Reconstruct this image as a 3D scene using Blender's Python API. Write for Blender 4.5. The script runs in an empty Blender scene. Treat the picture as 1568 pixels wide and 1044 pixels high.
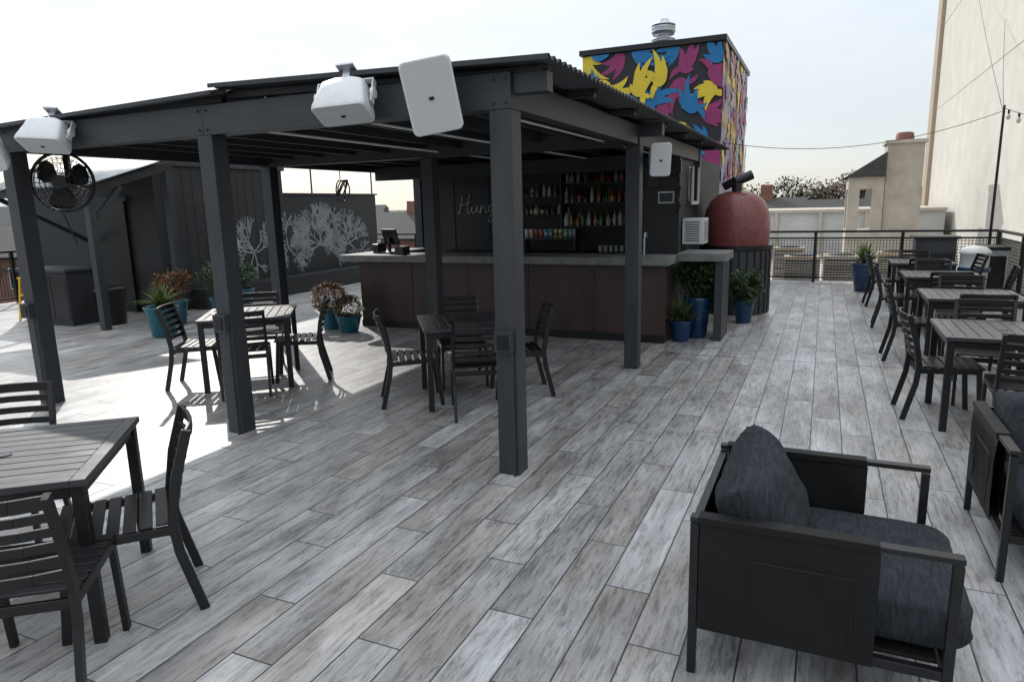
import bpy, math, random
from mathutils import Vector, Matrix, Euler
R=math.radians
random.seed(7)
scene=bpy.context.scene

# ------------------------------------------------------------------ materials
def nt(name):
    m=bpy.data.materials.new(name); m.use_nodes=True
    t=m.node_tree; b=t.nodes["Principled BSDF"]
    return m,t,b
def mat(name,col,rough=.5,scale=8,var=.25,bump=.1,metal=0,col2=None,stretch=(1,1,1),spec=.5,bscale=None,emit=0):
    m,t,b=nt(name)
    tc=t.nodes.new("ShaderNodeTexCoord"); mp=t.nodes.new("ShaderNodeMapping")
    mp.inputs['Scale'].default_value=stretch
    t.links.new(tc.outputs['Object'],mp.inputs[0])
    n=t.nodes.new("ShaderNodeTexNoise"); n.inputs['Scale'].default_value=scale; n.inputs['Detail'].default_value=5; n.inputs['Roughness'].default_value=.62
    t.links.new(mp.outputs[0],n.inputs['Vector'])
    r=t.nodes.new("ShaderNodeValToRGB")
    r.color_ramp.elements[0].position=.3; r.color_ramp.elements[1].position=.7
    c2=col2 or tuple(min(1,c*(1+var)) for c in col)
    c1=tuple(c*(1-var) for c in col)
    r.color_ramp.elements[0].color=(*c1,1); r.color_ramp.elements[1].color=(*c2,1)
    t.links.new(n.outputs['Fac'],r.inputs[0]); t.links.new(r.outputs[0],b.inputs['Base Color'])
    mr=t.nodes.new("ShaderNodeMapRange"); mr.inputs['To Min'].default_value=max(.03,rough-.1); mr.inputs['To Max'].default_value=min(1,rough+.12)
    t.links.new(n.outputs['Fac'],mr.inputs['Value']); t.links.new(mr.outputs[0],b.inputs['Roughness'])
    b.inputs['Metallic'].default_value=metal
    b.inputs['Specular IOR Level'].default_value=spec
    if bump:
        n2=t.nodes.new("ShaderNodeTexNoise"); n2.inputs['Scale'].default_value=bscale or scale*5; n2.inputs['Detail'].default_value=3
        t.links.new(mp.outputs[0],n2.inputs['Vector'])
        bp=t.nodes.new("ShaderNodeBump"); bp.inputs['Strength'].default_value=bump; bp.inputs['Distance'].default_value=.01
        t.links.new(n2.outputs['Fac'],bp.inputs['Height']); t.links.new(bp.outputs[0],b.inputs['Normal'])
    if emit:
        b.inputs['Emission Color'].default_value=(*col,1); b.inputs['Emission Strength'].default_value=emit
    return m

PAINT=mat("painted_timber_charcoal",(.026,.029,.034),.5,5,.35,.35,stretch=(1,1,.2),bscale=60)
BEAM=mat("painted_beam_charcoal",(.026,.029,.034),.5,5,.35,.35,stretch=(.2,1,1),bscale=60)
ROOFM=mat("corrugated_metal_dark",(.035,.037,.042),.45,3,.3,.05,metal=.3)
ROOFL=mat("corrugated_metal_grey",(.34,.35,.36),.5,3,.3,.05)
BLACK=mat("black_powder_coat",(.0075,.0075,.0085),.36,14,.3,.08,spec=.4)
TOPM=mat("tabletop_grey_slats",(.036,.037,.040),.32,10,.25,.12,stretch=(4,.5,1))
BLACKR=mat("black_fabric_sling",(.004,.004,.0045),.6,60,.4,.3,spec=.3)
CUSH=mat("charcoal_cushion_fabric",(.026,.029,.035),.9,14,.55,.6,stretch=(6,1,1),bscale=50,spec=.2)
WALLD=mat("charcoal_wall_paint",(.013,.0145,.017),.6,2,.3,.15)
BARF=mat("bar_front_panel",(.043,.023,.021),.5,3,.45,.2,stretch=(1,1,.3))
CONC=mat("concrete_counter",(.15,.15,.147),.5,6,.35,.2)
WHITEP=mat("white_plastic",(.60,.61,.61),.42,8,.08,.03)
GRILL=mat("white_speaker_grill",(.52,.53,.53),.6,300,.12,.4)
STUCCO=mat("cream_stucco",(.54,.515,.465),.85,1.2,.09,.5,bscale=40)
STUCCO2=mat("beige_stucco",(.42,.375,.315),.85,2.5,.16,.4,bscale=30)
BEIGE=mat("beige_trim",(.38,.30,.22),.7,3,.1,.1)
SHING=mat("roof_shingle",(.05,.048,.047),.85,10,.4,.5)
TEAL=mat("teal_glazed_pot",(.012,.10,.14),.25,5,.3,.05)
BLUE=mat("blue_glazed_pot",(.008,.035,.095),.22,5,.3,.05)
SOIL=mat("soil",(.03,.02,.015),.95,30,.4,.5)
YEL=mat("yellow_metal",(.75,.42,.02),.35,8,.1,.03)
GALV=mat("galvanised_steel",(.45,.47,.5),.35,6,.2,.05,metal=.8)
ASPH=mat("city_ground",(.07,.075,.06),.95,.02,.4,0)
MEMB=mat("white_roof_membrane",(.50,.50,.49),.8,.7,.15,.1)
HBRICK=mat("house_brick",(.20,.095,.07),.9,2,.25,.2)
HWHITE=mat("house_siding_white",(.46,.46,.45),.8,2,.1,.1)
GLASS=mat("dark_window",(.03,.035,.04),.1,2,.2,0)
BARK=mat("bark",(.09,.07,.055),.9,6,.4,.6)
LEAFA=mat("leaf_green",(.05,.095,.025),.5,6,.5,0)
LEAFB=mat("leaf_dark_green",(.018,.042,.014),.5,6,.5,0)
LEAFY=mat("leaf_yellow_green",(.13,.16,.035),.5,6,.4,0)
RUST=mat("leaf_rust",(.27,.105,.035),.65,6,.5,0)
RUST2=mat("leaf_dry_brown",(.15,.07,.03),.65,6,.5,0)
TREE1=mat("tree_foliage_olive",(.06,.075,.035),.8,.4,.5,0)
TREE2=mat("tree_foliage_brown",(.12,.085,.06),.8,.4,.5,0)
STEELP=mat("screen_plastic",(.012,.012,.014),.25,8,.2,0)
BRANCHP=mat("branch_mural_paint",(.22,.245,.255),.7,3,.4,.05)
CHALK=mat("white_script_paint",(.62,.62,.6),.6,8,.1,0)
TUBEM=mat("white_tube",(.85,.87,.88),.4,8,.05,0)
LAMPW=mat("warm_lamp_glass",(1,.5,.18),.3,8,.05,0,emit=3)
BULB=mat("string_bulb_glass",(.55,.5,.42),.1,8,.05,0)

class NH:
    def __init__(s,t): s.t=t; s.L=t.links.new
    def __call__(s,op,a,b_=None,c=None):
        n=s.t.nodes.new("ShaderNodeMath"); n.operation=op
        for i,x in enumerate((a,b_,c)):
            if x is None: continue
            if isinstance(x,(int,float)): n.inputs[i].default_value=x
            else: s.L(x,n.inputs[i])
        return n.outputs[0]

def floor_material():
    m,t,b=nt("wood_look_plank_tile")
    L=t.links.new; M=NH(t)
    g=t.nodes.new("ShaderNodeNewGeometry"); s=t.nodes.new("ShaderNodeSeparateXYZ"); L(g.outputs['Position'],s.inputs[0])
    X,Y=s.outputs[0],s.outputs[1]
    W,Ln=.215,1.22
    xs=M('DIVIDE',X,W); col=M('FLOOR',xs); fx=M('FRACT',xs)
    wn=t.nodes.new("ShaderNodeTexWhiteNoise"); wn.noise_dimensions='1D'; L(col,wn.inputs['W'])
    off=M('ADD',M('MULTIPLY',col,.352),M('MULTIPLY',wn.outputs['Value'],.10))
    ys=M('ADD',M('DIVIDE',Y,Ln),off); row=M('FLOOR',ys); fy=M('FRACT',ys)
    idv=t.nodes.new("ShaderNodeCombineXYZ"); L(col,idv.inputs[0]); L(row,idv.inputs[1])
    w2=t.nodes.new("ShaderNodeTexWhiteNoise"); w2.noise_dimensions='3D'; L(idv.outputs[0],w2.inputs['Vector'])
    sc=t.nodes.new("ShaderNodeSeparateColor"); L(w2.outputs['Color'],sc.inputs[0])
    r1,r2,r3=sc.outputs[0],sc.outputs[1],sc.outputs[2]
    dx=M('MULTIPLY',M('MINIMUM',fx,M('SUBTRACT',1,fx)),W)
    dy=M('MULTIPLY',M('MINIMUM',fy,M('SUBTRACT',1,fy)),Ln)
    dj=M('ABSOLUTE',M('SUBTRACT',Y,8.15))
    d=M('MINIMUM',M('MINIMUM',dx,dy),M('SUBTRACT',dj,.006))
    gr=t.nodes.new("ShaderNodeMapRange"); gr.inputs['From Min'].default_value=.0022; gr.inputs['From Max'].default_value=.0046
    L(d,gr.inputs['Value']); tile=gr.outputs[0]
    def noise(sx,sy,scale,det,rough,seed,dist=0):
        c=t.nodes.new("ShaderNodeCombineXYZ")
        L(M('MULTIPLY',X,sx),c.inputs[0]); L(M('ADD',M('MULTIPLY',Y,sy),M('MULTIPLY',r1,37)),c.inputs[1]); L(M('MULTIPLY',r2,seed),c.inputs[2])
        n=t.nodes.new("ShaderNodeTexNoise"); n.inputs['Scale'].default_value=scale; n.inputs['Detail'].default_value=det; n.inputs['Roughness'].default_value=rough; n.inputs['Distortion'].default_value=dist
        L(c.outputs[0],n.inputs['Vector']); return n.outputs['Fac']
    n1=noise(1,.30,4.5,6,.58,30,.4)   # broad whitewash
    n2=noise(1,.045,75,5,.7,60)       # straight wood fibre
    n3=noise(1,.35,3,2,.5,90)         # brown tint
    n4=noise(1,.13,40,8,.82,50,.4)    # worn paint flakes
    flake=t.nodes.new("ShaderNodeMapRange"); flake.inputs['From Min'].default_value=.43; flake.inputs['From Max'].default_value=.50; L(n4,flake.inputs['Value'])
    f=M('ADD',.5,M('MULTIPLY',M('SUBTRACT',n1,.5),.72))
    f=M('ADD',f,M('MULTIPLY',M('SUBTRACT',n2,.5),.34))
    f=M('ADD',f,M('MULTIPLY',M('SUBTRACT',flake.outputs[0],.7),.15))
    f=M('ADD',f,M('MULTIPLY',M('SUBTRACT',r3,.5),.07))
    rp=t.nodes.new("ShaderNodeValToRGB"); e=rp.color_ramp.elements
    e[0].position=.28; e[0].color=(.12,.118,.116,1); e[1].position=.74; e[1].color=(.60,.605,.615,1)
    k=e.new(.40); k.color=(.215,.213,.212,1); k=e.new(.50); k.color=(.315,.314,.316,1); k=e.new(.60); k.color=(.41,.412,.418,1)
    L(f,rp.inputs[0])
    mx=t.nodes.new("ShaderNodeMix"); mx.data_type='RGBA'
    bt=t.nodes.new("ShaderNodeMapRange"); bt.inputs['From Min'].default_value=.42; bt.inputs['From Max'].default_value=.66; bt.inputs['To Max'].default_value=.9
    L(M('ADD',M('MULTIPLY',n3,.7),M('MULTIPLY',r2,.28)),bt.inputs['Value'])
    L(bt.outputs[0],mx.inputs['Factor']); L(rp.outputs[0],mx.inputs['A']); 
    m3=t.nodes.new("ShaderNodeMix"); m3.data_type='RGBA'; m3.blend_type='MULTIPLY'; m3.inputs['Factor'].default_value=1
    L(rp.outputs[0],m3.inputs['A']); m3.inputs['B'].default_value=(.91,.83,.76,1)
    L(m3.outputs['Result'],mx.inputs['B'])
    mv=t.nodes.new("ShaderNodeMix"); mv.data_type='RGBA'; mv.blend_type='MULTIPLY'; mv.inputs['Factor'].default_value=1
    vv=M('ADD',.84,M('MULTIPLY',r1,.20)); cv=t.nodes.new("ShaderNodeCombineColor"); [L(vv,cv.inputs[i]) for i in range(3)]
    L(mx.outputs['Result'],mv.inputs['A']); L(cv.outputs[0],mv.inputs['B'])
    mg=t.nodes.new("ShaderNodeMix"); mg.data_type='RGBA'
    L(tile,mg.inputs['Factor']); mg.inputs['A'].default_value=(.03,.03,.03,1); L(mv.outputs['Result'],mg.inputs['B'])
    L(mg.outputs['Result'],b.inputs['Base Color'])
    rr=M('ADD',.27,M('MULTIPLY',n2,.22)); L(rr,b.inputs['Roughness'])
    h=M('ADD',M('MULTIPLY',tile,1.0),M('MULTIPLY',f,.5))
    bp=t.nodes.new("ShaderNodeBump"); bp.inputs['Strength'].default_value=.45; bp.inputs['Distance'].default_value=.004
    L(h,bp.inputs['Height']); L(bp.outputs[0],b.inputs['Normal'])
    return m
FLOOR=floor_material()

def mosaic():
    m,t,b=nt("red_tile_mosaic"); L=t.links.new; M=NH(t)
    tc=t.nodes.new("ShaderNodeTexCoord"); s=t.nodes.new("ShaderNodeSeparateXYZ"); L(tc.outputs['Object'],s.inputs[0])
    a=M('MULTIPLY',M('ARCTAN2',s.outputs[1],s.outputs[0]),.52/.034); z=M('DIVIDE',s.outputs[2],.034)
    fa=M('FRACT',a); fz=M('FRACT',z)
    d=M('MINIMUM',M('MINIMUM',fa,M('SUBTRACT',1,fa)),M('MINIMUM',fz,M('SUBTRACT',1,fz)))
    g=t.nodes.new("ShaderNodeMapRange"); g.inputs['From Min'].default_value=.04; g.inputs['From Max'].default_value=.10; L(d,g.inputs['Value'])
    c=t.nodes.new("ShaderNodeCombineXYZ"); L(M('FLOOR',a),c.inputs[0]); L(M('FLOOR',z),c.inputs[1])
    w=t.nodes.new("ShaderNodeTexWhiteNoise"); L(c.outputs[0],w.inputs['Vector'])
    r=t.nodes.new("ShaderNodeValToRGB"); r.color_ramp.elements[0].color=(.13,.022,.022,1); r.color_ramp.elements[1].color=(.22,.045,.042,1); L(w.outputs['Value'],r.inputs[0])
    mx=t.nodes.new("ShaderNodeMix"); mx.data_type='RGBA'; mx.inputs['A'].default_value=(.15,.085,.08,1); L(r.outputs[0],mx.inputs['B']); L(g.outputs[0],mx.inputs['Factor'])
    L(mx.outputs['Result'],b.inputs['Base Color'])
    mr=t.nodes.new("ShaderNodeMapRange"); mr.inputs['To Min'].default_value=.7; mr.inputs['To Max'].default_value=.25; L(g.outputs[0],mr.inputs['Value']); L(mr.outputs[0],b.inputs['Roughness'])
    bp=t.nodes.new("ShaderNodeBump"); bp.inputs['Strength'].default_value=.5; bp.inputs['Distance'].default_value=.003; L(M('ADD',g.outputs[0],M('MULTIPLY',w.outputs['Value'],.4)),bp.inputs['Height']); L(bp.outputs[0],b.inputs['Normal'])
    return m
MOSAIC=mosaic()

# ------------------------------------------------------------------ mesh builder
class MB:
    def __init__(s): s.v=[];s.f=[];s.m=[];s.sm=[];s.mats=[];s.M=Matrix.Identity(4)
    def mi(s,m):
        if m not in s.mats: s.mats.append(m)
        return s.mats.index(m)
    def add(s,vs,fs,m,smooth=False,M=None):
        o=len(s.v); T=s.M@M if M else s.M
        s.v+=[tuple(T@Vector(v)) for v in vs]
        i=s.mi(m)
        for f in fs: s.f.append([o+k for k in f]); s.m.append(i); s.sm.append(smooth)
    def box(s,c,d,m,rot=None,bot=1):
        x,y,z=d[0]/2,d[1]/2,d[2]/2
        vs=[(-x,-y,-z),(x,-y,-z),(x,y,-z),(-x,y,-z),(-x,-y,z),(x,-y,z),(x,y,z),(-x,y,z)]
        T=Matrix.Translation(c)
        if rot: T=T@Euler(rot).to_matrix().to_4x4()
        s.add(vs,[(0,3,2,1),(4,5,6,7),(0,1,5,4),(1,2,6,5),(2,3,7,6),(3,0,4,7)],m,False,T)
    def bb(s,a,b,m): s.box([(a[i]+b[i])/2 for i in range(3)],[abs(b[i]-a[i]) for i in range(3)],m)
    def beam(s,p,q,w,h,m,side=None):
        p=Vector(p);q=Vector(q);d=(q-p).normalized()
        sd=Vector(side) if side else (d.cross(Vector((0,0,1))) if abs(d.z)<.99 else Vector((1,0,0)))
        sd=(sd-d*sd.dot(d)).normalized(); up=sd.cross(d).normalized()
        vs=[]
        for e in (p,q):
            for a,b in ((-1,-1),(1,-1),(1,1),(-1,1)): vs.append(e+sd*w/2*a+up*h/2*b)
        s.add(vs,[(0,3,2,1),(4,5,6,7),(0,1,5,4),(1,2,6,5),(2,3,7,6),(3,0,4,7)],m)
    def tube(s,p,q,r1,r2,m,n=8):
        p=Vector(p);q=Vector(q);d=(q-p)
        if d.length<1e-6:return
        d.normalize(); a=d.orthogonal().normalized(); b=d.cross(a)
        vs=[];
        for e,r in ((p,r1),(q,r2)):
            for i in range(n):
                t=2*math.pi*i/n; vs.append(e+(a*math.cos(t)+b*math.sin(t))*r)
        fs=[(i,(i+1)%n,n+(i+1)%n,n+i) for i in range(n)]
        s.add(vs,fs,m,True); s.add(vs,[tuple(range(n-1,-1,-1)),tuple(range(n,2*n))],m)
    def path(s,ps,r,m,n=6):
        for a,b in zip(ps[:-1],ps[1:]): s.tube(a,b,r,r,m,n)
    def lathe(s,prof,c,m,n=20,M=None):
        vs=[]
        for r,z in prof:
            for i in range(n):
                t=2*math.pi*i/n; vs.append((r*math.cos(t),r*math.sin(t),z))
        fs=[]
        for j in range(len(prof)-1):
            for i in range(n): fs.append((j*n+i,j*n+(i+1)%n,(j+1)*n+(i+1)%n,(j+1)*n+i))
        T=Matrix.Translation(c)
        if M: T=T@M
        s.add(vs,fs,m,True,T)
        s.add(vs,[tuple(range(n-1,-1,-1)),tuple(range((len(prof)-1)*n,len(prof)*n))],m,False,T)
    def puff(s,c,d,m,e=.45,rot=None,n=28,wr=.012,seed=0,ez=1.6):
        rd=random.Random(seed); ph=[rd.uniform(0,6) for _ in range(6)]
        def sp(v,k): return math.copysign(abs(v)**k,v)
        vs=[];
        k=n//2
        for j in range(k+1):
            th=-math.pi/2+math.pi*j/k
            for i in range(n):
                p=2*math.pi*i/n
                x=sp(math.cos(th),e)*sp(math.cos(p),e); y=sp(math.cos(th),e)*sp(math.sin(p),e); z=sp(math.sin(th),e*ez)
                w=1+wr*3*math.sin(5*x+ph[0]+3*y)*math.cos(4*z+ph[1])+wr*2*math.sin(9*y+ph[2]+6*z)+wr*math.sin(17*y+ph[3]+11*x-9*z)
                vs.append((x*d[0]/2*w,y*d[1]/2*w,z*d[2]/2*w))
        fs=[(j*n+i,j*n+(i+1)%n,(j+1)*n+(i+1)%n,(j+1)*n+i) for j in range(k) for i in range(n)]
        T=Matrix.Translation(c)
        if rot: T=T@Euler(rot).to_matrix().to_4x4()
        s.add(vs,fs,m,True,T)
    def pillow(s,c,d,m,rot=None,n=34,seed=0,edge=.22):
        rd=random.Random(seed); ph=[rd.uniform(0,6) for _ in range(8)]
        T=Matrix.Translation(c)
        if rot: T=T@Euler(rot).to_matrix().to_4x4()
        for sg in(-1,1):
            vs=[]
            for j in range(n+1):
                for i in range(n+1):
                    u=-1+2*i/n; v=-1+2*j/n
                    th=edge+(1-edge)*((1-u**4)*(1-v**4))**.5
                    if max(abs(u),abs(v))>.999: th=edge*.55
                    pin=1-.05*(1-abs(v))*abs(u)**3; pinv=1-.05*(1-abs(u))*abs(v)**3
                    r_=math.hypot(1-abs(u),1-abs(v)); an=math.atan2(1-abs(v),1-abs(u)+.001)
                    wv=.05*math.sin(3*u+ph[0]+2*v)+.04*math.sin(7*v+ph[1]-3*u)*abs(u)+.03*math.sin(11*u+ph[2]+5*v)+.05*math.sin(an*9+ph[3])*math.exp(-r_*3.5)
                    vs.append((sg*d[0]/2*(th+wv*th),u*d[1]/2*pin,v*d[2]/2*pinv))
            f=[(j*(n+1)+i,j*(n+1)+i+1,(j+1)*(n+1)+i+1,(j+1)*(n+1)+i) for j in range(n) for i in range(n)]
            s.add(vs,f,m,True,T)
            if sg==-1: va=vs
            else: vb=vs
        rim=[i for i in range(n+1)]+[j*(n+1)+n for j in range(1,n+1)]+[n*(n+1)+i for i in range(n-1,-1,-1)]+[j*(n+1) for j in range(n-1,0,-1)]
        K=len(rim); vs=[va[r] for r in rim]+[vb[r] for r in rim]
        s.add(vs,[(i,(i+1)%K,K+(i+1)%K,K+i) for i in range(K)],m,True,T)
        for vv in (va,vb):
            for i in range(K): s.tube(T@Vector(vv[rim[i]]),T@Vector(vv[rim[(i+1)%K]]),.005,.005,m,5)
    def mesh(s,name):
        me=bpy.data.meshes.new(name); me.from_pydata(s.v,[],s.f)
        for m in s.mats: me.materials.append(m)
        me.polygons.foreach_set("material_index",s.m); me.polygons.foreach_set("use_smooth",s.sm); me.update()
        return me
    def build(s,name,loc=(0,0,0),rz=0,bevel=0):
        return place(s.mesh(name),name,loc,rz,bevel)
def place(me,name,loc=(0,0,0),rz=0,bevel=0):
    o=bpy.data.objects.new(name,me); scene.collection.objects.link(o); o.location=loc; o.rotation_euler=(0,0,rz)
    if bevel:
        b=o.modifiers.new("bevel",'BEVEL'); b.width=bevel; b.segments=2; b.limit_method='ANGLE'; b.angle_limit=R(50)
    return o

# ------------------------------------------------------------------ ground and deck
b=MB(); b.add([(-3000,-3000,-7),(3000,-3000,-7),(3000,3000,-7),(-3000,3000,-7)],[(0,1,2,3)],ASPH); b.build("ground")
b=MB(); b.add([(-16,-5,0),(3.3,-5,0),(3.3,16.55,0),(-16,16.55,0)],[(0,1,2,3)],FLOOR); b.build("deck_floor")
b=MB(); b.bb((-16.02,-5.02,-6.99),(3.32,16.57,-.01),STUCCO2); b.build("deck_building")
b=MB(); b.bb((-16.02,16.6,-6.98),(14,30,-.55),MEMB); b.bb((-16,16.6,-.545),(3.3,16.9,-.1),HWHITE); b.build("neighbour_flat_roof")

# ------------------------------------------------------------------ pergola
b=MB()
XP=[-6.86,-4.36,-1.86]
PS=.15
for y in (4.06,7.3):
    for x in XP:
        b.bb((x-PS/2,y-PS/2,0),(x+PS/2,y+PS/2,2.38),PAINT)
for x in (-6.86,-1.86): b.bb((x-PS/2,11.0,0),(x+PS/2,11.15,2.38),PAINT)
for y in (4.06,7.3,11.07):
    b.bb((-7.0,y-.075,2.382),(-4.362,y+.075,2.60),BEAM); b.bb((-4.358,y-.077,2.382),(-1.785,y+.077,2.60),BEAM)
for x in (-6.86,-1.86):
    b.bb((x-.06,4.14,2.39),(x+.06,7.22,2.58),BEAM); b.bb((x-.06,7.38,2.39),(x+.06,10.99,2.58),BEAM)
b.bb((-1.784,4.02,2.47),(-1.56,4.12,2.59),BEAM); b.bb((-1.784,7.25,2.47),(-1.56,7.35,2.59),BEAM)
x=-6.4
while x<-2.2:
    b.bb((x-.02,4.14,2.46),(x+.02,7.22,2.59),BEAM); b.bb((x-.02,7.38,2.46),(x+.02,10.99,2.59),BEAM)
    x+=.5
for y in (4.06,5.1,6.3,7.6,8.8,10.0,11.3):
    b.bb((-7.0,y-.03,2.601),(-4.2,y+.03,2.61),BEAM); b.bb((-4.15,y-.03,2.601),(-1.56,y+.03,2.612),BEAM)
    b.beam((-7.0,y,2.60),(-4.2,y,2.64),.05,.05,BEAM)
    b.beam((-4.15,y,2.665),(-1.6,y,2.595),.05,.05,BEAM)
for x in XP: 
    b.bb((x-.062,3.93,.86),(x+.062,3.984,1.0),PAINT); b.bb((x-.04,3.922,.88),(x+.04,3.929,.98),BLACK)
    b.tube((x+.05,3.97,.0),(x+.05,3.97,.86),.009,.009,PAINT)
    for zz in (2.42,2.56):
        for dx in(-.04,.04): b.tube((x+dx,3.970,zz),(x+dx,3.984,zz),.008,.008,PAINT,8)
b.build("pergola_frame",bevel=.006)
def corrugated(name,x0,x1,y0,y1,z00,z10,dzy,mat_,wl=.095,amp=.015,nx=4):
    b=MB(); n=int((y1-y0)/wl*8); vs=[];fs=[]
    for j in range(n+1):
        y=y0+(y1-y0)*j/n; w=amp*math.sin(2*math.pi*(y-y0)/wl)
        for i in range(nx+1):
            x=x0+(x1-x0)*i/nx; z=z00+(z10-z00)*i/nx+dzy*(y-y0)+w
            vs.append((x,y,z))
    for j in range(n):
        for i in range(nx):
            a=j*(nx+1)+i; fs.append((a,a+1,a+nx+2,a+nx+1))
    b.add(vs,fs,mat_,True); o=b.build(name)
    s=o.modifiers.new("thickness",'SOLIDIFY'); s.thickness=.004
    return o
corrugated("corrugated_roof_sheet",-7.05,-4.05,3.90,11.6,2.605,2.675,0,ROOFM)
corrugated("corrugated_roof_sheet",-4.15,-1.5,3.88,12.2,2.715,2.642,-.001,ROOFM)
b=MB(); b.beam((-4.15,3.872,2.708),(-1.5,3.872,2.634),.006,.03,ROOFM,side=(0,1,0)); b.beam((-7.05,3.892,2.597),(-4.15,3.892,2.667),.006,.03,ROOFM,side=(0,1,0)); b.build("roof_edge_flashing")
for x in (-4.15,-3.15,-2.15):
    b=MB(); b.tube((x,4.2,2.435),(x,7.15,2.435),.011,.011,TUBEM); b.tube((x,7.5,2.435),(x,10.6,2.435),.011,.011,TUBEM)
    b.build("white_roof_tube")  # plain white tubes that draw the pale lines running along the rafters

# ------------------------------------------------------------------ speakers
def speaker(loc,size,rot,name="outdoor_speaker",k1=.78):
    b=MB(); w,d,h=size
    hw,hh=w/2,h/2; f=k1
    def rr(hw,hh,y,r=.035):
        pts=[]
        for cx,cz,a0 in ((hw-r,hh-r,0),(-hw+r,hh-r,90),(-hw+r,-hh+r,180),(hw-r,-hh+r,270)):
            for k in range(5):
                a=R(a0+90*k/4); pts.append((cx+r*math.cos(a),y,cz+r*math.sin(a)))
        return pts
    rings=[rr(hw*f*.6,hh*f*.8,d/2),rr(hw*f,hh*f,d/2-.03),rr(hw,hh,-d/2+.03),rr(hw,hh,-d/2+.008),rr(hw*.97,hh*.97,-d/2)]
    vs=[p for r_ in rings for p in r_]; N=20
    fs=[(j*N+i,(j+1)*N+i,(j+1)*N+(i+1)%N,j*N+(i+1)%N) for j in range(len(rings)-1) for i in range(N)]
    b.add(vs,fs,WHITEP,True); b.add(rings[0],[tuple(range(N))],WHITEP)
    b.add(rings[-1],[tuple(range(N-1,-1,-1))],WHITEP)
    g=rr(hw*.90,hh*.93,-d/2-.003); b.add(g,[tuple(range(N-1,-1,-1))],GRILL)
    b.box((0,-d/2-.006,-hh*.05),(.03,.004,.018),BLACK)
    b.box((0,d/2+.045,0),(.05,.1,.05),GALV); b.box((0,d/2+.10,0),(.12,.012,.14),GALV)
    if w>h:
        for s_ in(-1,1):
            b.box((s_*(hw+.008),d*.15,0),(.008,.16,.05),WHITEP); b.tube((s_*(hw),d*.1,0),(s_*(hw+.022),d*.1,0),.035,.035,WHITEP,14)
        b.box((0,d*.15+.085,0),(w+.024,.008,.05),WHITEP)
    o=b.build(name,loc); o.rotation_euler=rot; return o
speaker((-2.21,3.78,2.47),(.31,.2,.43),(R(14),R(-9),R(22)))
speaker((-2.88,3.80,2.50),(.37,.24,.21),(R(62),R(-3),R(12)),k1=.8)
speaker((-5.98,3.83,2.48),(.38,.24,.21),(R(58),R(4),R(22)),k1=.8)
speaker((-6.66,3.72,2.38),(.30,.2,.38),(R(14),R(-12),R(30)))
speaker((-1.62,7.38,2.24),(.22,.16,.34),(R(8),R(0),R(28)))

# wall fan
b=MB()
for k in range(6):
    rr_=.27*(k+1)/6; y=-.085+.05*((k+1)/6)**2
    ps=[(rr_*math.cos(2*math.pi*i/28),y,rr_*math.sin(2*math.pi*i/28)) for i in range(29)]
    b.path(ps,.0035,BLACK,4)
    ps=[(p[0],-y,p[2]) for p in ps]; b.path(ps,.0035,BLACK,4)
ps=[(.275*math.cos(2*math.pi*i/28),0,.275*math.sin(2*math.pi*i/28)) for i in range(29)]; b.path(ps,.014,BLACK,6)
for i in range(32):
    a=2*math.pi*i/32
    for sgn in(-1,1): b.path([(.03*math.cos(a),sgn*.085,.03*math.sin(a)),(.18*math.cos(a),sgn*.07,.18*math.sin(a)),(.27*math.cos(a),sgn*.03,.27*math.sin(a))],.0025,BLACK,4)
for i in range(3):
    a=2*math.pi*i/3+.4
    vs=[]
    for t,wd in ((.05,.5),(.12,.62),(.18,.62),(.235,.45),(.25,.2)):
        for sg in(-1,1):
            vs.append((t*math.cos(a+sg*wd),.03*sg,t*math.sin(a+sg*wd)))
    b.add(vs,[(2*k,2*k+1,2*k+3,2*k+2) for k in range(4)],BLACK)
b.tube((0,-.09,0),(0,.17,0),.065,.065,BLACK,14); b.box((0,.22,0),(.05,.16,.05),BLACK); b.box((-.02,.2,.18),(.05,.05,.4),BLACK)
b.path([(-.1,.1,.0),(-.2,.12,-.18),(-.08,.12,-.3),(.0,.12,-.6)],.008,BLACK)
o=b.build("wall_fan",(-6.66,4.35,2.12),R(35))

# ------------------------------------------------------------------ bar
b=MB()
b.bb((-6.55,8.72,0),(-1.80,8.86,1.02),BARF)
for x in (-5.6,-4.65,-3.7,-2.75): b.bb((x-.004,8.714,.02),(x+.004,8.72,1.0),BLACK)
b.bb((-1.94,8.865,0),(-1.80,9.55,1.02),BARF); b.bb((-6.55,8.865,0),(-6.41,9.6,1.02),BARF)
b.bb((-6.75,8.5,1.022),(-1.72,9.12,1.12),CONC)
b.bb((-6.75,9.122,1.022),(-6.2,10.2,1.12),CONC)
b.bb((-1.718,9.0,1.04),(-1.10,9.75,1.14),CONC)
b.bb((-1.24,9.05,0),(-1.14,9.7,1.038),PAINT)
b.bb((-6.55,8.70,0),(-1.8,8.713,.1),BLACK)
b.build("bar_counter",bevel=.006)
b=MB()
b.bb((-6.9,11.2,0),(-1.85,11.4,2.56),WALLD)
b.bb((-2.0,9.9,0),(-1.86,11.0,2.4),WALLD)
b.bb((-2.32,9.62,0),(-1.82,9.78,2.4),WALLD)
b.bb((-6.9,11.402,0),(-1.85,13.7,2.45),WALLD)
b.bb((-2.3,9.781,0),(-2.2,11.2,2.4),WALLD)
b.bb((-6.78,9.6,2.25),(-2.33,9.7,2.45),WALLD)
b.bb((-6.2,10.6,0),(-2.4,11.19,.98),WALLD); b.bb((-6.25,10.55,.982),(-2.35,11.19,1.03),BLACK)
for x in (-6.2,-5.5,-4.8): b.bb((x,11.185,1.04),(x+.01,11.199,2.5),BLACK)
b.bb((-4.75,11.10,1.40),(-2.5,11.195,1.43),BLACK)
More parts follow.
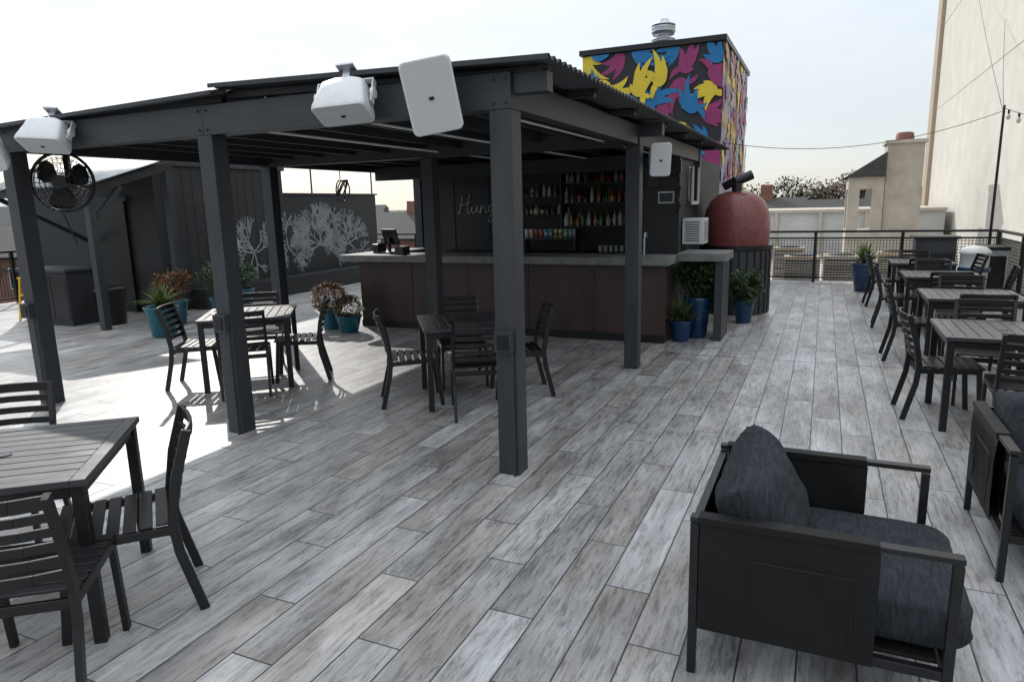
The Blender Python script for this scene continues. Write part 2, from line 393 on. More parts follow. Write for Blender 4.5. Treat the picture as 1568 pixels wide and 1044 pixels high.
for z in (1.42,1.80,2.12): b.bb((-4.0,10.95,z),(-2.45,11.184,z+.025),PAINT)
b.bb((-4.75,10.98,1.62),(-4.06,11.184,1.64),PAINT); b.bb((-4.75,10.98,1.92),(-4.06,11.184,1.94),PAINT)
b.bb((-4.05,10.95,1.2),(-4.02,11.184,2.3),PAINT)
b.bb((-1.80,10.4,1.75),(-1.77,10.44,2.3),HWHITE);b.bb((-1.80,10.9,1.75),(-1.77,10.94,2.3),HWHITE);b.bb((-1.80,10.441,1.75),(-1.775,10.899,1.8),HWHITE)
b.bb((-1.858,10.44,1.8),(-1.85,10.9,2.3),GLASS)
b.build("bar_building",bevel=.004)
def cat(pts,n=6):
    out=[]
    P=[pts[0]]+pts+[pts[-1]]
    for i in range(1,len(P)-2):
        p0,p1,p2,p3=[Vector((a[0],a[1])) for a in P[i-1:i+3]]
        for k in range(n):
            t=k/n; out.append(.5*((2*p1)+(p2-p0)*t+(2*p0-5*p1+4*p2-p3)*t*t+(-p0+3*p1-3*p2+p3)*t**3))
    out.append(Vector(pts[-1])); return out
b=MB()
strokes=[[(.0,.1),(.06,.0),(.12,.3),(.2,1.0)],[(.1,.45),(.3,.5),(.5,.62)],[(.5,1.05),(.42,.6),(.38,.1),(.42,.0),(.5,.1),(.58,.4)],
 [(.58,.4),(.56,.1),(.62,.0),(.72,.15),(.78,.42),(.76,.1),(.82,.02),(.88,.15)],
 [(.88,.15),(.92,.42),(.9,.0),(.96,.3),(1.04,.42),(1.07,.2),(1.08,.03),(1.16,.1)],
 [(1.38,.38),(1.28,.42),(1.2,.22),(1.26,.04),(1.36,.2),(1.4,.4),(1.38,-.2),(1.3,-.5),(1.2,-.42),(1.3,-.1),(1.5,.15)],
 [(1.5,.15),(1.55,.42),(1.62,.36),(1.63,.1),(1.7,.03),(1.78,.2)],
 [(1.78,.42),(1.8,.1),(1.88,.08),(1.96,.42),(1.92,-.2),(1.84,-.5),(1.75,-.4),(1.9,-.05),(2.1,.15)],[(2.12,.95),(2.06,.75)],
 [(2.1,.15),(2.2,.42),(2.26,.2),(2.2,.02),(2.08,.05)]]
for s_ in strokes:
    ps=cat(s_); b.path([(p[0]*.52-6.12,11.180,1.68+p[1]*.32) for p in ps],.0055,CHALK,5)
b.build("script_wall_sign")
cols=[(.16,.07,.018),(.02,.07,.025),(.45,.47,.47),(.02,.02,.02),(.28,.12,.025),(.34,.37,.39),(.14,.03,.03)]
BM=[mat("bottle_glass_%d"%i,c,.12,6,.2,0) for i,c in enumerate(cols)]
LB=[mat("bottle_label_%d"%i,c,.6,6,.1,0) for i,c in enumerate([(.6,.58,.5),(.45,.12,.08),(.08,.1,.12),(.55,.45,.2)])]
b=MB()
def bottles(xa,xb,z,ys,hmin=.17,hmax=.30):
    for yy in ys:
        x=xa
        while x<xb:
            m=random.choice(BM); r=random.uniform(.028,.042); h=random.uniform(hmin,hmax)
            b.lathe([(r,0),(r,h*.6),(r*.85,h*.68),(r*.35,h*.78),(r*.33,h),(r*.4,h)],(x,yy+random.uniform(-.01,.01),z),m,10)
            if random.random()<.75: b.lathe([(r*1.03,h*.15),(r*1.03,h*random.uniform(.35,.5))],(x,yy,z),random.choice(LB),10)
            x+=random.uniform(.085,.13)
for z in (1.446,1.826): bottles(-3.95,-2.5,z,(11.0,11.1))
bottles(-3.95,-2.5,2.146,(11.05,),.14,.2)
bottles(-4.7,-4.1,1.641,(11.08,),.14,.2); bottles(-4.7,-4.1,1.941,(11.08,),.14,.22)
b.build("liquor_bottles")
CM=[mat("can_%d"%i,c,.3,6,.1,0,metal=.3) for i,c in enumerate([(.6,.62,.64),(.5,.1,.1),(.1,.25,.5),(.55,.5,.15),(.1,.35,.3),(.6,.35,.45)])]
b=MB()
for i in range(10):
    m=CM[i//2%6]
    b.lathe([(.026,0),(.032,.008),(.032,.135),(.025,.147),(.027,.15),(.022,.149)],(-4.62+i*.088,10.85,1.25),m,14)
    b.lathe([(.0325,.05),(.0325,.09)],(-4.62+i*.088,10.85,1.25),LB[(i*3)%4],14)
    b.lathe([(.026,0),(.032,.008),(.032,.135),(.025,.147)],(-4.60+i*.088,10.95,1.25),CM[(i+3)//2%6],12)
b.bb((-4.7,10.78,1.22),(-3.7,11.05,1.248),PAINT)
for x in(-4.66,-3.76): b.bb((x,10.8,1.031),(x+.03,11.03,1.219),PAINT)
b.build("drink_cans_on_shelf")
b=MB()
for i in range(7):
    b.lathe([(.03,0),(.035,.1),(.034,.1),(.03,.01)],(-3.3+i*.09,10.8,1.032),BM[2],10)
b.box((-5.2,10.85,1.14),(.3,.25,.2),BLACK); b.box((-4.95,10.85,1.1),(.12,.2,.13),WHITEP)
b.build("glassware")
b=MB()
b.box((0,.0,.015),(.28,.22,.03),STEELP); b.box((0,.03,.13),(.05,.04,.22),STEELP); b.box((0,0,.25),(.36,.03,.25),STEELP,rot=(R(-15),0,0)); b.box((.28,.02,.07),(.14,.16,.14),STEELP); b.box((.28,-.02,.16),(.1,.1,.05),WHITEP,rot=(R(20),0,0))
b.box((-.35,.05,.06),(.2,.14,.12),STEELP)
b.build("point_of_sale_terminal",(-6.1,8.95,1.121),R(160),bevel=.006)
b=MB(); b.path([(0,0,0),(0,0,.22),(0,.03,.28),(0,.1,.28),(0,.12,.22)],.012,GALV,8); b.build("bar_tap",(-2.15,9.0,1.121))
b=MB(); b.box((-2.0,9.612,1.86),(.22,.012,.16),HWHITE); b.box((-2.0,9.604,1.86),(.18,.006,.12),PAINT); b.box((-2.18,9.60,2.1),(.16,.03,.2),PAINT); b.build("wall_notice")
b=MB(); b.path([(-1.88,9.58,2.3),(-1.8,9.5,2.1),(-1.86,9.55,1.9),(-1.78,9.5,1.75),(-1.84,9.55,1.65),(-1.8,9.56,2.0)],.012,BLACK); b.box((-1.84,9.56,2.25),(.1,.06,.16),BLACK); b.build("hanging_cable_coil")
b=MB(); b.bb((-1.84,10.0,1.2),(-1.55,10.45,1.56),WHITEP)
for k in range(9): b.bb((-1.80,9.992,1.24+k*.033),(-1.6,9.999,1.252+k*.033),PAINT)
for k in range(9): b.bb((-1.549,10.05,1.24+k*.033),(-1.543,10.4,1.252+k*.033),PAINT)
b.build("window_air_conditioner",bevel=.008)

# pizza oven
b=MB(); c=(0,0,0)
b.lathe([(.55,0),(.55,1.02)],c,PAINT,28)
for i in range(28):
    a=2*math.pi*i/28; b.box((.553*math.cos(a),.553*math.sin(a),.52),(.012,.03,1.0),BLACK,rot=(0,0,a))
b.lathe([(.58,1.03),(.58,1.09)],c,BLACK,28)
b.lathe([(.51,1.092),(.525,1.3),(.515,1.5),(.48,1.66),(.41,1.79),(.30,1.89),(.15,1.94),(.05,1.95)],c,MOSAIC,44)
b.box((-.40,-.28,1.3),(.3,.2,.36),BLACK,rot=(0,0,R(35)))
b.path([(0,-.1,1.90),(0,-.1,2.10)],.08,BLACK,14)
b.path([(-.02,-.12,2.09),(.22,-.05,2.19)],.075,BLACK,14)
b.path([(-.20,-.1,2.01),(-.02,-.12,2.11)],.065,BLACK,12)
b.build("pizza_oven",(-1.30,11.75,0))

# ------------------------------------------------------------------ mural tower
MK=mat("mural_black",(.010,.012,.016),.6,3,.2,.1)
MC=mat("mural_cyan",(.0,.15,.36),.55,4,.18,.1); MP=mat("mural_magenta",(.26,.024,.12),.55,4,.2,.1); MY=mat("mural_yellow",(.66,.49,.03),.55,4,.12,.1)
ML=mat("mural_lavender",(.32,.28,.39),.6,1,.12,.1); MO=mat("mural_orange",(.45,.30,.17),.55,4,.1,.1); MW=mat("mural_paleblue",(.28,.36,.47),.55,4,.1,.1)
MM=mat("mural_mauve",(.29,.19,.32),.6,1,.12,.1)
b=MB(); x0,x1,y0,y1,zt=-4.65,-1.90,14.0,18.2,4.72
b.bb((x0,y0,-6.9),(x1,y1,zt),MK)
b.bb((x0-.06,y0-.06,zt+.001),(x1+.06,y1+.06,zt+.1),BLACK)
b.add([(x1+.003,y0,1),(x1+.003,y1,1),(x1+.003,y1,zt-.02),(x1+.003,y0,zt-.02)],[(0,1,2,3)],ML)
def cluster(px,pz,ang,L,m,lay,face):
    # swooping bird: fan of feathered strokes sweeping one way with a slim tail
    sw=random.choice((-1,1))
    offs=[-62,-38,-14,8,34]; lens=[.55,.80,1.0,1.25,.75]
    px-=math.cos(ang)*L*.45; pz-=math.sin(ang)*L*.45
    for i in range(7):
        if i<5: a=ang+sw*R(offs[i]+random.uniform(-5,5)); l=L*lens[i]*random.uniform(.9,1.1); bend=sw*random.uniform(.45,.9); w=L*.135
        elif i==5: a=ang+R(172); l=L*.55; bend=sw*.4; w=L*.10
        else: a=ang+R(205); l=L*.42; bend=-sw*.4; w=L*.08
        pts=[]
        for t in range(11):
            s_=t/10; aa=a+bend*s_
            cx=px+l*s_*math.cos(aa); cz=pz+l*s_*math.sin(aa); ww=w*(math.sin(math.pi*min(1,s_*.80+.20))**.8)
            nx,nz=-math.sin(aa),math.cos(aa)
            pts.append(((cx+nx*ww,cz+nz*ww),(cx-nx*ww,cz-nz*ww)))
        off=.004+(lay%9)*.005+i*.0005
        vs=[]
        for p in pts:
            for q in p:
                if face=='f': vs.append((min(max(q[0],x0),x1),y0-off,min(q[1],zt-.02)))
                else: vs.append((x1+.003+off,min(max(q[0],y0),y1),min(q[1],zt-.02)))
        b.add(vs,[(2*j,2*j+1,2*j+3,2*j+2) for j in range(10)],m)
random.seed(29)
lay=0
def dart(xa,xb,za,zb,dmin,cols,face,L):
    global lay
    P=[]
    for _ in range(9000):
        p=(random.uniform(xa,xb),random.uniform(za,zb))
        if all((p[0]-q[0])**2+(p[1]-q[1])**2>dmin*dmin for q,_c in P):
            near=sorted(P,key=lambda q:(p[0]-q[0][0])**2+(p[1]-q[0][1])**2)[:2]
            ch=[c for c in cols if c not in [n[1] for n in near]]
            c=random.choice(ch or cols); P.append((p,c)); lay+=1
            cluster(p[0],p[1],random.uniform(0,6.28),L*random.uniform(.85,1.2),c,lay,face)
dart(x0,x1,2.3,zt,.37,[MC,MP,MC,MP,MY],'f',.50)
dart(y0,y1,2.2,zt,.36,[MO,MW,MM,MP,MY],'r',.46)
b.build("mural_stair_tower")
b=MB()
P=[(.22,0),(.22,.30),(.3,.31),(.3,.37),(.18,.41),(.18,.46),(.28,.48),(.31,.58),(.28,.68),(.16,.75),(.13,.80),(.02,.81)]
b.lathe([(r*.8,z*.95) for r,z in P],(-3.35,15.5,zt+.1),GALV,20)
for z in (.34,.50,.57,.63): b.lathe([(.245,z),(.255,z+.012),(.25,z+.024)],(-3.35,15.5,zt+.1),GALV,20)
b.build("roof_exhaust_vent")

# ------------------------------------------------------------------ left shed, porch, wall
b=MB()
b.bb((-14.5,8.75,0),(-10.95,12.0,2.66),WALLD); b.bb((-14.55,8.70,2.662),(-10.90,12.05,2.73),PAINT)
b.bb((-11.3,12.002,0),(-11.05,15.6,2.16),WALLD); b.bb((-11.34,12.05,2.162),(-11.01,15.65,2.2),PAINT)
b.bb((-10.945,9.3,0),(-10.55,15.6,.38),WALLD)
b.bb((-10.948,9.0,0),(-10.90,9.06,2.6),PAINT)
b.bb((-12.6,8.69,0),(-11.7,8.745,2.05),BLACK); b.bb((-12.68,8.68,2.05),(-11.62,8.745,2.13),PAINT)
for k in range(13): b.bb((-10.949,9.15+k*.22,.4),(-10.946,9.156+k*.22,2.6),BLACK)
b.build("storage_shed",bevel=.005)
b=MB()
for x,y in ((-10.4,7.15),(-10.4,8.6)):
    b.bb((x-.06,y-.06,0),(x+.06,y+.06,2.12 if y<8 else 2.5),PAINT)
b.bb((-12.8,7.08,2.122),(-10.3,7.22,2.24),BEAM); b.beam((-10.4,7.23,2.2),(-10.4,8.69,2.62),.05,.12,BEAM)
b.beam((-12.7,7.23,2.2),(-12.7,8.69,2.62),.05,.12,BEAM)
b.beam((-12.7,7.15,2.12),(-12.7,8.69,1.3),.07,.07,BEAM)
b.beam((-10.4,7.22,1.75),(-10.4,7.7,2.25),.07,.07,BEAM)
b.build("porch_frame",bevel=.005)
bb_=MB(); vs=[]; n=160
for i in range(n+1):
    x=-12.9+2.75*i/n; w=.014*math.sin(2*math.pi*i/n*29)
    vs+= [(x,6.95,2.26+w),(x,8.80,2.82+w)]
bb_.add(vs,[(2*i,2*i+2,2*i+3,2*i+1) for i in range(n)],ROOFL,True); o=bb_.build("porch_corrugated_roof"); o.modifiers.new("t",'SOLIDIFY').thickness=.004
b=MB(); b.bb((-12.5,7.2,0),(-11.3,7.8,.9),WALLD); b.bb((-12.55,7.15,.902),(-11.25,7.85,.95),PAINT)
for x in(-12.3,-11.9,-11.5): b.bb((x-.17,7.192,.1),(x+.17,7.199,.82),BLACK)
b.build("service_cabinet",bevel=.005)
b=MB(); b.lathe([(.2,0),(.24,.55),(.26,.56),(.26,.62),(.1,.66)],(-10.85,7.6,0),BLACK,18); b.build("trash_bin")
b=MB(); b.box((-10.93,10.0,2.1),(.03,.1,.22),BLACK); b.lathe([(.05,0),(.06,.14)],(-10.86,10.0,2.02),LAMPW,12); b.lathe([(.075,.141),(.04,.2)],(-10.86,10.0,2.02),BLACK,12); b.build("wall_sconce")
b=MB(); b.box((-10.94,10.0,1.6),(.015,.22,.07),HWHITE); b.box((-10.93,10.0,1.6),(.006,.18,.035),BLACK); b.build("small_wall_sign")
b=MB(); lay=0
def branch(y,z,a,l,w,d,plane):
    global lay
    if d==0 or l<.04: return
    n=4; yy,zz=y,z; L_=[];aa=a
    for i in range(n+1):
        ww=w*(1-.3*i/n); ny,nz=-math.sin(aa),math.cos(aa)
        lay+=1
        L_.append((yy+ny*ww,zz+nz*ww)); L_.append((yy-ny*ww,zz-nz*ww))
        if i<n:
            aa+=random.uniform(-.18,.18); yy+=l/n*math.cos(aa); zz+=l/n*math.sin(aa)
            if i>0 and random.random()<.62 and d>1:
                branch(yy,zz,aa+random.choice((-1,1))*random.uniform(.5,1.0),l*random.uniform(.4,.6),ww*.9,d-1,plane)
    xo=plane+.004+(lay%40)*.0003
    xf=lambda q: xo if q[0]>12.0 else xo+.1
    b.add([(xf(q),q[0],min(max(q[1],.40),2.12)) for q in L_],[(2*i,2*i+1,2*i+3,2*i+2) for i in range(n)],BRANCHP)
    branch(yy,zz,aa+random.uniform(.2,.5),l*.72,w*.8,d-1,plane); branch(yy,zz,aa-random.uniform(.2,.5),l*.72,w*.8,d-1,plane)
random.seed(5)
for cy,cz,s_,A in ((11.0,.95,.60,(0,45,90,135,180,250,290)),(12.2,1.0,.62,(10,60,100,150,200,330)),(13.3,1.0,.72,(-20,15,50,80,110,140,170,205)),(14.3,.95,.66,(-30,20,60,100,140,180))):
    for a in A:
        branch(cy+random.uniform(-.1,.1),cz,R(a+random.uniform(-8,8)),.50*s_,.022*s_+.005,5 if s_>.65 else 4,-11.05)
b.build("branch_wall_mural")

# ------------------------------------------------------------------ furniture
def chair_mesh():
    b=MB()
    w=.22
    for s_ in(-1,1):
        x=s_*w
        pts=[(x,-.30,0),(x,-.225,.30),(x,-.21,.45),(x,-.245,.65),(x,-.31,.86)]
        for p,q in zip(pts[:-1],pts[1:]): 
            b.beam(p,(q[0],q[1],q[2]+.004),.026,.042,BLACK,side=(1,0,0))
        b.beam((x,.245,0),(x,.205,.43),.026,.038,BLACK,side=(1,0,0))
        b.beam((x,-.2,.415),(x,.225,.43),.024,.04,BLACK,side=(1,0,0))
    b.box((0,.205,.41),(.414,.022,.04),BLACK); b.box((0,-.20,.40),(.414,.022,.04),BLACK)
    for i in range(7):
        y=-.17+i*.065; z=.452-.006*math.sin(math.pi*i/6)
        b.box((0,y,z),(.455,.052,.012),BLACK)
    for i in range(6):
        z=.53+i*.062; t=(z-.45)/.41; yb=-.212-.10*t**1.3
        h=.036 if i<5 else .052
        xs=[-.21,-.11,0,.11,.21]; dy=[0,-.022,-.03,-.022,0]
        for k in range(4):
            b.beam((xs[k],yb+dy[k],z),(xs[k+1]+.001,yb+dy[k+1],z),.014,h,BLACK)
    return b.mesh("dining_chair")
def table_mesh(L=.9):
    b=MB(); h=L/2; z=.735
    for s_ in(-1,1):
        b.box((0,s_*(h-.03),z),(L,.06,.03),TOPM); b.box((s_*(h-.03),0,z),(.06,L-.122,.03),TOPM)
    n=9; wd=(L-.124)/n
    for i in range(n):
        x=-h+.062+wd*(i+.5); b.box((x,0,z+.002),(wd-.007,L-.124,.022),TOPM)
    for sx in(-1,1):
        for sy in(-1,1): b.bb((sx*(h-.015),sy*(h-.015),0),(sx*(h-.065),sy*(h-.065),.719),BLACK)
        b.box((sx*(h-.04),0,.69),(.025,L-.14,.05),BLACK); b.box((0,sx*(h-.04),.69),(L-.14,.025,.05),BLACK)
    b.lathe([(.028,0),(.028,.004)],(0,0,z+.0135),STEELP,14)
    return b.mesh("patio_table")
CH=chair_mesh(); TB=table_mesh()
def chair(x,y,face): place(CH,"dining_chair",(x,y,0),R(face-90),.003)
def table(x,y,rot): place(TB,"patio_table",(x,y,0),R(rot),.003)
def tset(cx,cy,rot,d=.62,which=(0,90,180,270),jit=6):
    table(cx,cy,rot)
    for a in which:
        t=R(rot+a); dd=d+random.uniform(-.03,.06)
        chair(cx+dd*math.cos(t),cy+dd*math.sin(t),rot+a+180+random.uniform(-jit,jit))
random.seed(3)
table(-3.32,1.72,-50)
chair(-2.88,1.92,232); chair(-2.74,1.44,128); chair(-4.00,2.02,-48)
tset(-5.55,5.42,37,.50)
tset(-3.03,5.65,36,.49)
table(1.34,6.4,0); chair(.96,6.45,4); chair(1.40,5.83,88); chair(1.78,6.5,180); chair(1.35,7.02,-94)
for yc in (8.65,10.85,12.95):
    table(1.48,yc,0)
    chair(.97+random.uniform(-.06,.06),yc-.02+random.uniform(-.06,.06),random.uniform(-9,9)); chair(2.02,yc,180+random.uniform(-8,8))
    chair(1.45,yc-.6,92+random.uniform(-6,6)); chair(1.5,yc+.62,-90+random.uniform(-6,6))
def armchair_mesh():
    b=MB(); D,W,H=.87,.86,.65
    t=.032
    for s_ in(-1,1):
        y=s_*(W/2-t/2)
        b.box((0,y,H-t/4),(D,t+.012,t/2+.004),BLACK)
        for sx in(-1,1): b.bb((sx*D/2,y-t/2,0),(sx*(D/2-t),y+t/2,H-.027),BLACK)
        b.bb((-D/2+t+.001,y-t/2,.20),(D/2-t-.001,y+t/2,.235),BLACK)
        for off in (-.0195,.0195):
            nx,nz=14,8; vs=[]
            for j in range(nz+1):
                for i in range(nx+1):
                    u=i/nx; v=j/nz
                    xx=-D/2+t+.004+(D-.24-t-.004)*u; zz=.2+(H-.022-.2)*v
                    wv=.007*math.sin(u*7+v*3+s_)*math.sin(math.pi*v)+.004*math.sin(u*19+v*9)*math.sin(math.pi*v)
                    vs.append((xx,y+off+wv*s_+(.004*math.sin(math.pi*v)*math.copysign(1,off)),zz))
            b.add(vs,[(j*(nx+1)+i,j*(nx+1)+i+1,(j+1)*(nx+1)+i+1,(j+1)*(nx+1)+i) for j in range(nz) for i in range(nx)],BLACKR,True)
        b.bb((-D/2+.03,y-.029,H-.02),(D/2-.245,y+.029,H+.009),BLACKR)
        yo=y+s_*.031
        for (a0,a1) in (((-.22,.26),(-.22,.52)),((-.22,.52),(.12,.52)),((.12,.52),(.12,.26))):
            b.beam((a0[0],yo,a0[1]),(a1[0],yo,a1[1]),.004,.004,BLACK)
    b.bb((-D/2+.001,-W/2+t+.001,.21),(-D/2+t,W/2-t-.001,.25),BLACK); b.bb((D/2-t,-W/2+t+.001,.2),(D/2-.001,W/2-t-.001,.24),BLACK)
    b.bb((-D/2+.002,-W/2+t+.001,H-.06),(-D/2+t,W/2-t-.001,H-.022),BLACK)
    b.bb((-D/2+.008,-W/2+t+.002,.26),(-D/2+.02,W/2-t-.002,H-.064),BLACKR)
    b.bb((-D/2+t+.01,-W/2+t+.01,.235),(D/2-t-.01,W/2-t-.01,.25),BLACKR)
    b.puff((.09,0,.345),(.82,.74,.18),CUSH,.18,seed=1,n=72,wr=.005,ez=2.4)
    b.pillow((-.205,0,.565),(.27,.74,.43),CUSH,rot=(R(2),R(-25),0),seed=4)
    return b.mesh("lounge_armchair")
AM=armchair_mesh()
place(AM,"lounge_armchair",(.045,2.85,0),0,.003)
place(AM,"lounge_armchair",(1.27,4.05,0),R(-90),.003)

b=MB()
for sx in(-1,1):
    for sy in(-1,1): b.beam((sx*.2,sy*.2,0),(sx*.14,sy*.14,.74),.035,.025,YEL)
b.box((0,0,.75),(.34,.34,.03),YEL)
for z,k in((.2,.185),(.45,.165)):
    for s_ in(-1,1): b.box((0,s_*k,z),(2*k,.02,.03),YEL); b.box((s_*k,0,z),(.02,2*k,.03),YEL)
b.build("yellow_bar_stool",(-12.85,7.6,0),R(20),bevel=.006)

# ------------------------------------------------------------------ plants
def pot(b,c,r,h,m):
    b.lathe([(r*.62,0),(r*.72,.02),(r*.95,h*.8),(r*1.05,h*.93),(r*1.08,h),(r*.93,h),(r*.9,h-.04)],c,m,22)
    b.lathe([(r*.9,h-.05),(.01,h-.035)],c,SOIL,16)
def leaf(b,p,d,l,w,m,droop=.3):
    d=d.normalized(); s=d.cross(Vector((0,0,1)))
    if s.length<.05: s=Vector((1,0,0))
    s.normalize(); p=Vector(p); q=p+d*l*.5; e=q+(d+Vector((0,0,-droop))).normalized()*l*.5
    b.add([p,q+s*w,e,q-s*w],[(0,1,2,3)],m)
def rdir(up=0.0):
    while 1:
        v=Vector((random.uniform(-1,1),random.uniform(-1,1),random.uniform(-1,1)))
        if .05<v.length<1: 
            v.normalize(); v.z+=up; return v.normalized()
def bush(b,c,r,n,ls,mats,flat=.8):
    cl=[(Vector(c)+Vector((v.x*r*.6,v.y*r*.6,v.z*r*.6*flat))) for v in (rdir() for _ in range(11))]
    for i in range(n):
        cc=random.choice(cl); v=rdir(.15); p=cc+v*r*.45*random.random()**.4
        leaf(b,p,rdir(.3)+v*.7,ls*random.uniform(.6,1.3),ls*.28,random.choice(mats))
def spiky(b,c,n,l,w,mats,spread=1):
    for i in range(n):
        a=random.uniform(0,6.28); el=random.uniform(.15,1.2); d=Vector((math.cos(a)*el*spread,math.sin(a)*el*spread,1)).normalized()
        ll=l*random.uniform(.6,1.15); p=Vector(c); m=random.choice(mats); s=Vector((-math.sin(a),math.cos(a),0))
        K=6; pts=[]
        for k in range(K+1):
            t=k/K; q=p+d*ll*t+Vector((math.cos(a),math.sin(a),0))*ll*.35*t*t*el+Vector((0,0,-1))*ll*.45*t*t*min(1,el); ww=w*(1-t**1.5)
            pts+= [q+s*ww,q-s*ww]
        b.add(pts,[(2*k,2*k+1,2*k+3,2*k+2) for k in range(K)],m)
random.seed(11)
def plant(name,loc,pr,ph,pm,kind,**k):
    b=MB(); pot(b,(0,0,0),pr,ph,pm)
    if kind=='bush':
        for j in range(6):
            v=rdir(1.5); b.tube((0,0,ph-.05),Vector((0,0,ph-.05))+v*k['r'],.008,.004,BARK,5)
        bush(b,(0,0,ph+k['r']*k.get('up',.65)),k['r'],k.get('n',900),k.get('ls',.05),k['m'],k.get('flat',.8))
    elif kind=='mum':
        r=k['r']
        for i in range(k['n']):
            v=rdir(.25); rr=r*(1+.10*math.sin(7*v.x+3*v.z)*math.cos(6*v.y))*random.uniform(.72,1.0)
            p=Vector((0,0,ph+r*.55))+Vector((v.x*rr,v.y*rr,v.z*rr*.85))
            leaf(b,p,v+rdir()*.8,k['ls']*random.uniform(.7,1.4),k['ls']*.4,random.choice(k['m']))
    else: spiky(b,(0,0,ph-.03),k.get('n',110),k['l'],k.get('w',.012),k['m'],k.get('sp',1))
    b.build(name,loc)
plant("rust_mum_potted_plant",(-6.85,8.32,0),.17,.32,TEAL,'mum',r=.28,m=[RUST,RUST,RUST2,LEAFA],n=4800,ls=.028)
plant("potted_grass_plant",(-6.42,8.2,0),.19,.25,TEAL,'mum',r=.21,m=[LEAFA,RUST2,LEAFB,RUST2],n=2800,ls=.028)
plant("potted_spider_plant",(-8.95,7.05,0),.24,.46,TEAL,'spiky',l=.42,m=[LEAFA,LEAFY,LEAFY],n=200,w=.013)
plant("potted_rust_shrub",(-9.7,7.9,0),.2,.4,TEAL,'bush',r=.34,m=[RUST,LEAFB,RUST2],n=2200,ls=.045)
plant("potted_green_shrub",(-9.2,8.5,0),.25,.4,TEAL,'bush',r=.44,m=[LEAFA,LEAFB,LEAFA],n=3200,ls=.055)
plant("potted_green_shrub",(-9.9,9.5,0),.25,.4,TEAL,'bush',r=.34,m=[LEAFA,LEAFB],n=1600,ls=.06)
plant("potted_fern",(-1.64,8.95,0),.15,.28,BLUE,'spiky',l=.42,m=[LEAFA,LEAFB,LEAFY],n=210,w=.012)
plant("potted_leafy_shrub",(-1.48,9.27,0),.17,.55,BLUE,'bush',r=.33,m=[LEAFA,LEAFB,LEAFB],n=2400,ls=.06,flat=1)
plant("potted_leafy_shrub",(-1.02,10.6,0),.15,.35,BLUE,'bush',r=.30,m=[LEAFB,LEAFB,LEAFA],n=1900,ls=.06,flat=1.3)
plant("potted_agave",(.78,14.9,0),.24,.55,BLUE,'spiky',l=.5,m=[LEAFY,LEAFA,LEAFY],n=110,w=.03,sp=.8)

# ------------------------------------------------------------------ railings
def railing(name,p,q,step=1.8,h=1.07):
    b=MB(); p=Vector(p);q=Vector(q);L=(q-p).length;n=max(1,round(L/step));d=(q-p)/n
    for i in range(n+1):
        c=p+d*i; b.bb((c.x-.03,c.y-.03,0),(c.x+.03,c.y+.03,h),BLACK)
    up=Vector((0,0,1))
    b.beam(p+up*(h+.02),q+up*(h+.02),.08,.045,BLACK); b.beam(p+up*.1,q+up*.1,.03,.03,BLACK); b.beam(p+up*(h-.12),q+up*(h-.12),.03,.035,BLACK)
    k=int(L/.06); dd=(q-p)/k
    for i in range(1,k):
        c=p+dd*i; b.beam(c+up*.1,c+up*(h-.12),.009,.009,BLACK,side=dd)
    for j in range(1,14): b.beam(p+up*(.1+.061*j),q+up*(.1+.061*j),.009,.009,BLACK)
    b.build(name)
railing("deck_railing",(-1.8,16.35,0),(3.15,16.35,0))
railing("deck_railing",(3.15,16.25,0),(3.15,7,0))
railing("deck_railing",(-15.8,16.35,0),(-4.8,16.35,0))
railing("deck_railing",(-15.85,16.2,0),(-15.85,0,0))

b=MB(); b.bb((1.6,14.9,0),(2.25,15.5,1.0),PAINT); b.bb((1.55,14.85,1.002),(2.3,15.55,1.05),BLACK)
for z in(.2,.5): b.bb((1.65,14.892,z),(2.2,14.899,z+.25),BLACK)
b.build("server_station_cabinet",bevel=.005)
b=MB(); b.lathe([(.2,.0),(.22,.5),(.23,.75),(.25,.76),(.25,.8),(.16,.88),(.04,.9)],(2.5,14.6,0),WHITEP,20); b.lathe([(.255,.45),(.255,.52)],(2.5,14.6,0),BLUE,20); b.build("drink_cooler_drum")
b=MB(); b.bb((2.7,14.9,0),(3.05,15.6,.8),GALV); b.bb((2.66,14.86,.802),(3.08,15.64,.86),BLACK); b.bb((2.72,14.89,.1),(3.03,14.898,.7),STEELP); b.build("service_cart",bevel=.006)
for x,y,s_ in ((-.45,18.6,1),(.45,18.9,.9),(1.7,20,1.1),(-.9,22,1)):
    b=MB(); b.bb((-.42,-.4,0),(.42,.4,.95),STUCCO2 if s_==.9 else BEIGE); b.bb((-.38,-.406,.08),(.38,-.401,.87),PAINT)
    for k in range(13): b.bb((-.39,-.412,.1+k*.058),(.39,-.407,.125+k*.058),STUCCO2)
    b.lathe([(.3,0),(.3,.02),(.1,.05)],(0,0,.951),BLACK,18)
    b.build("air_condenser",(x,y,-.548),bevel=.01)

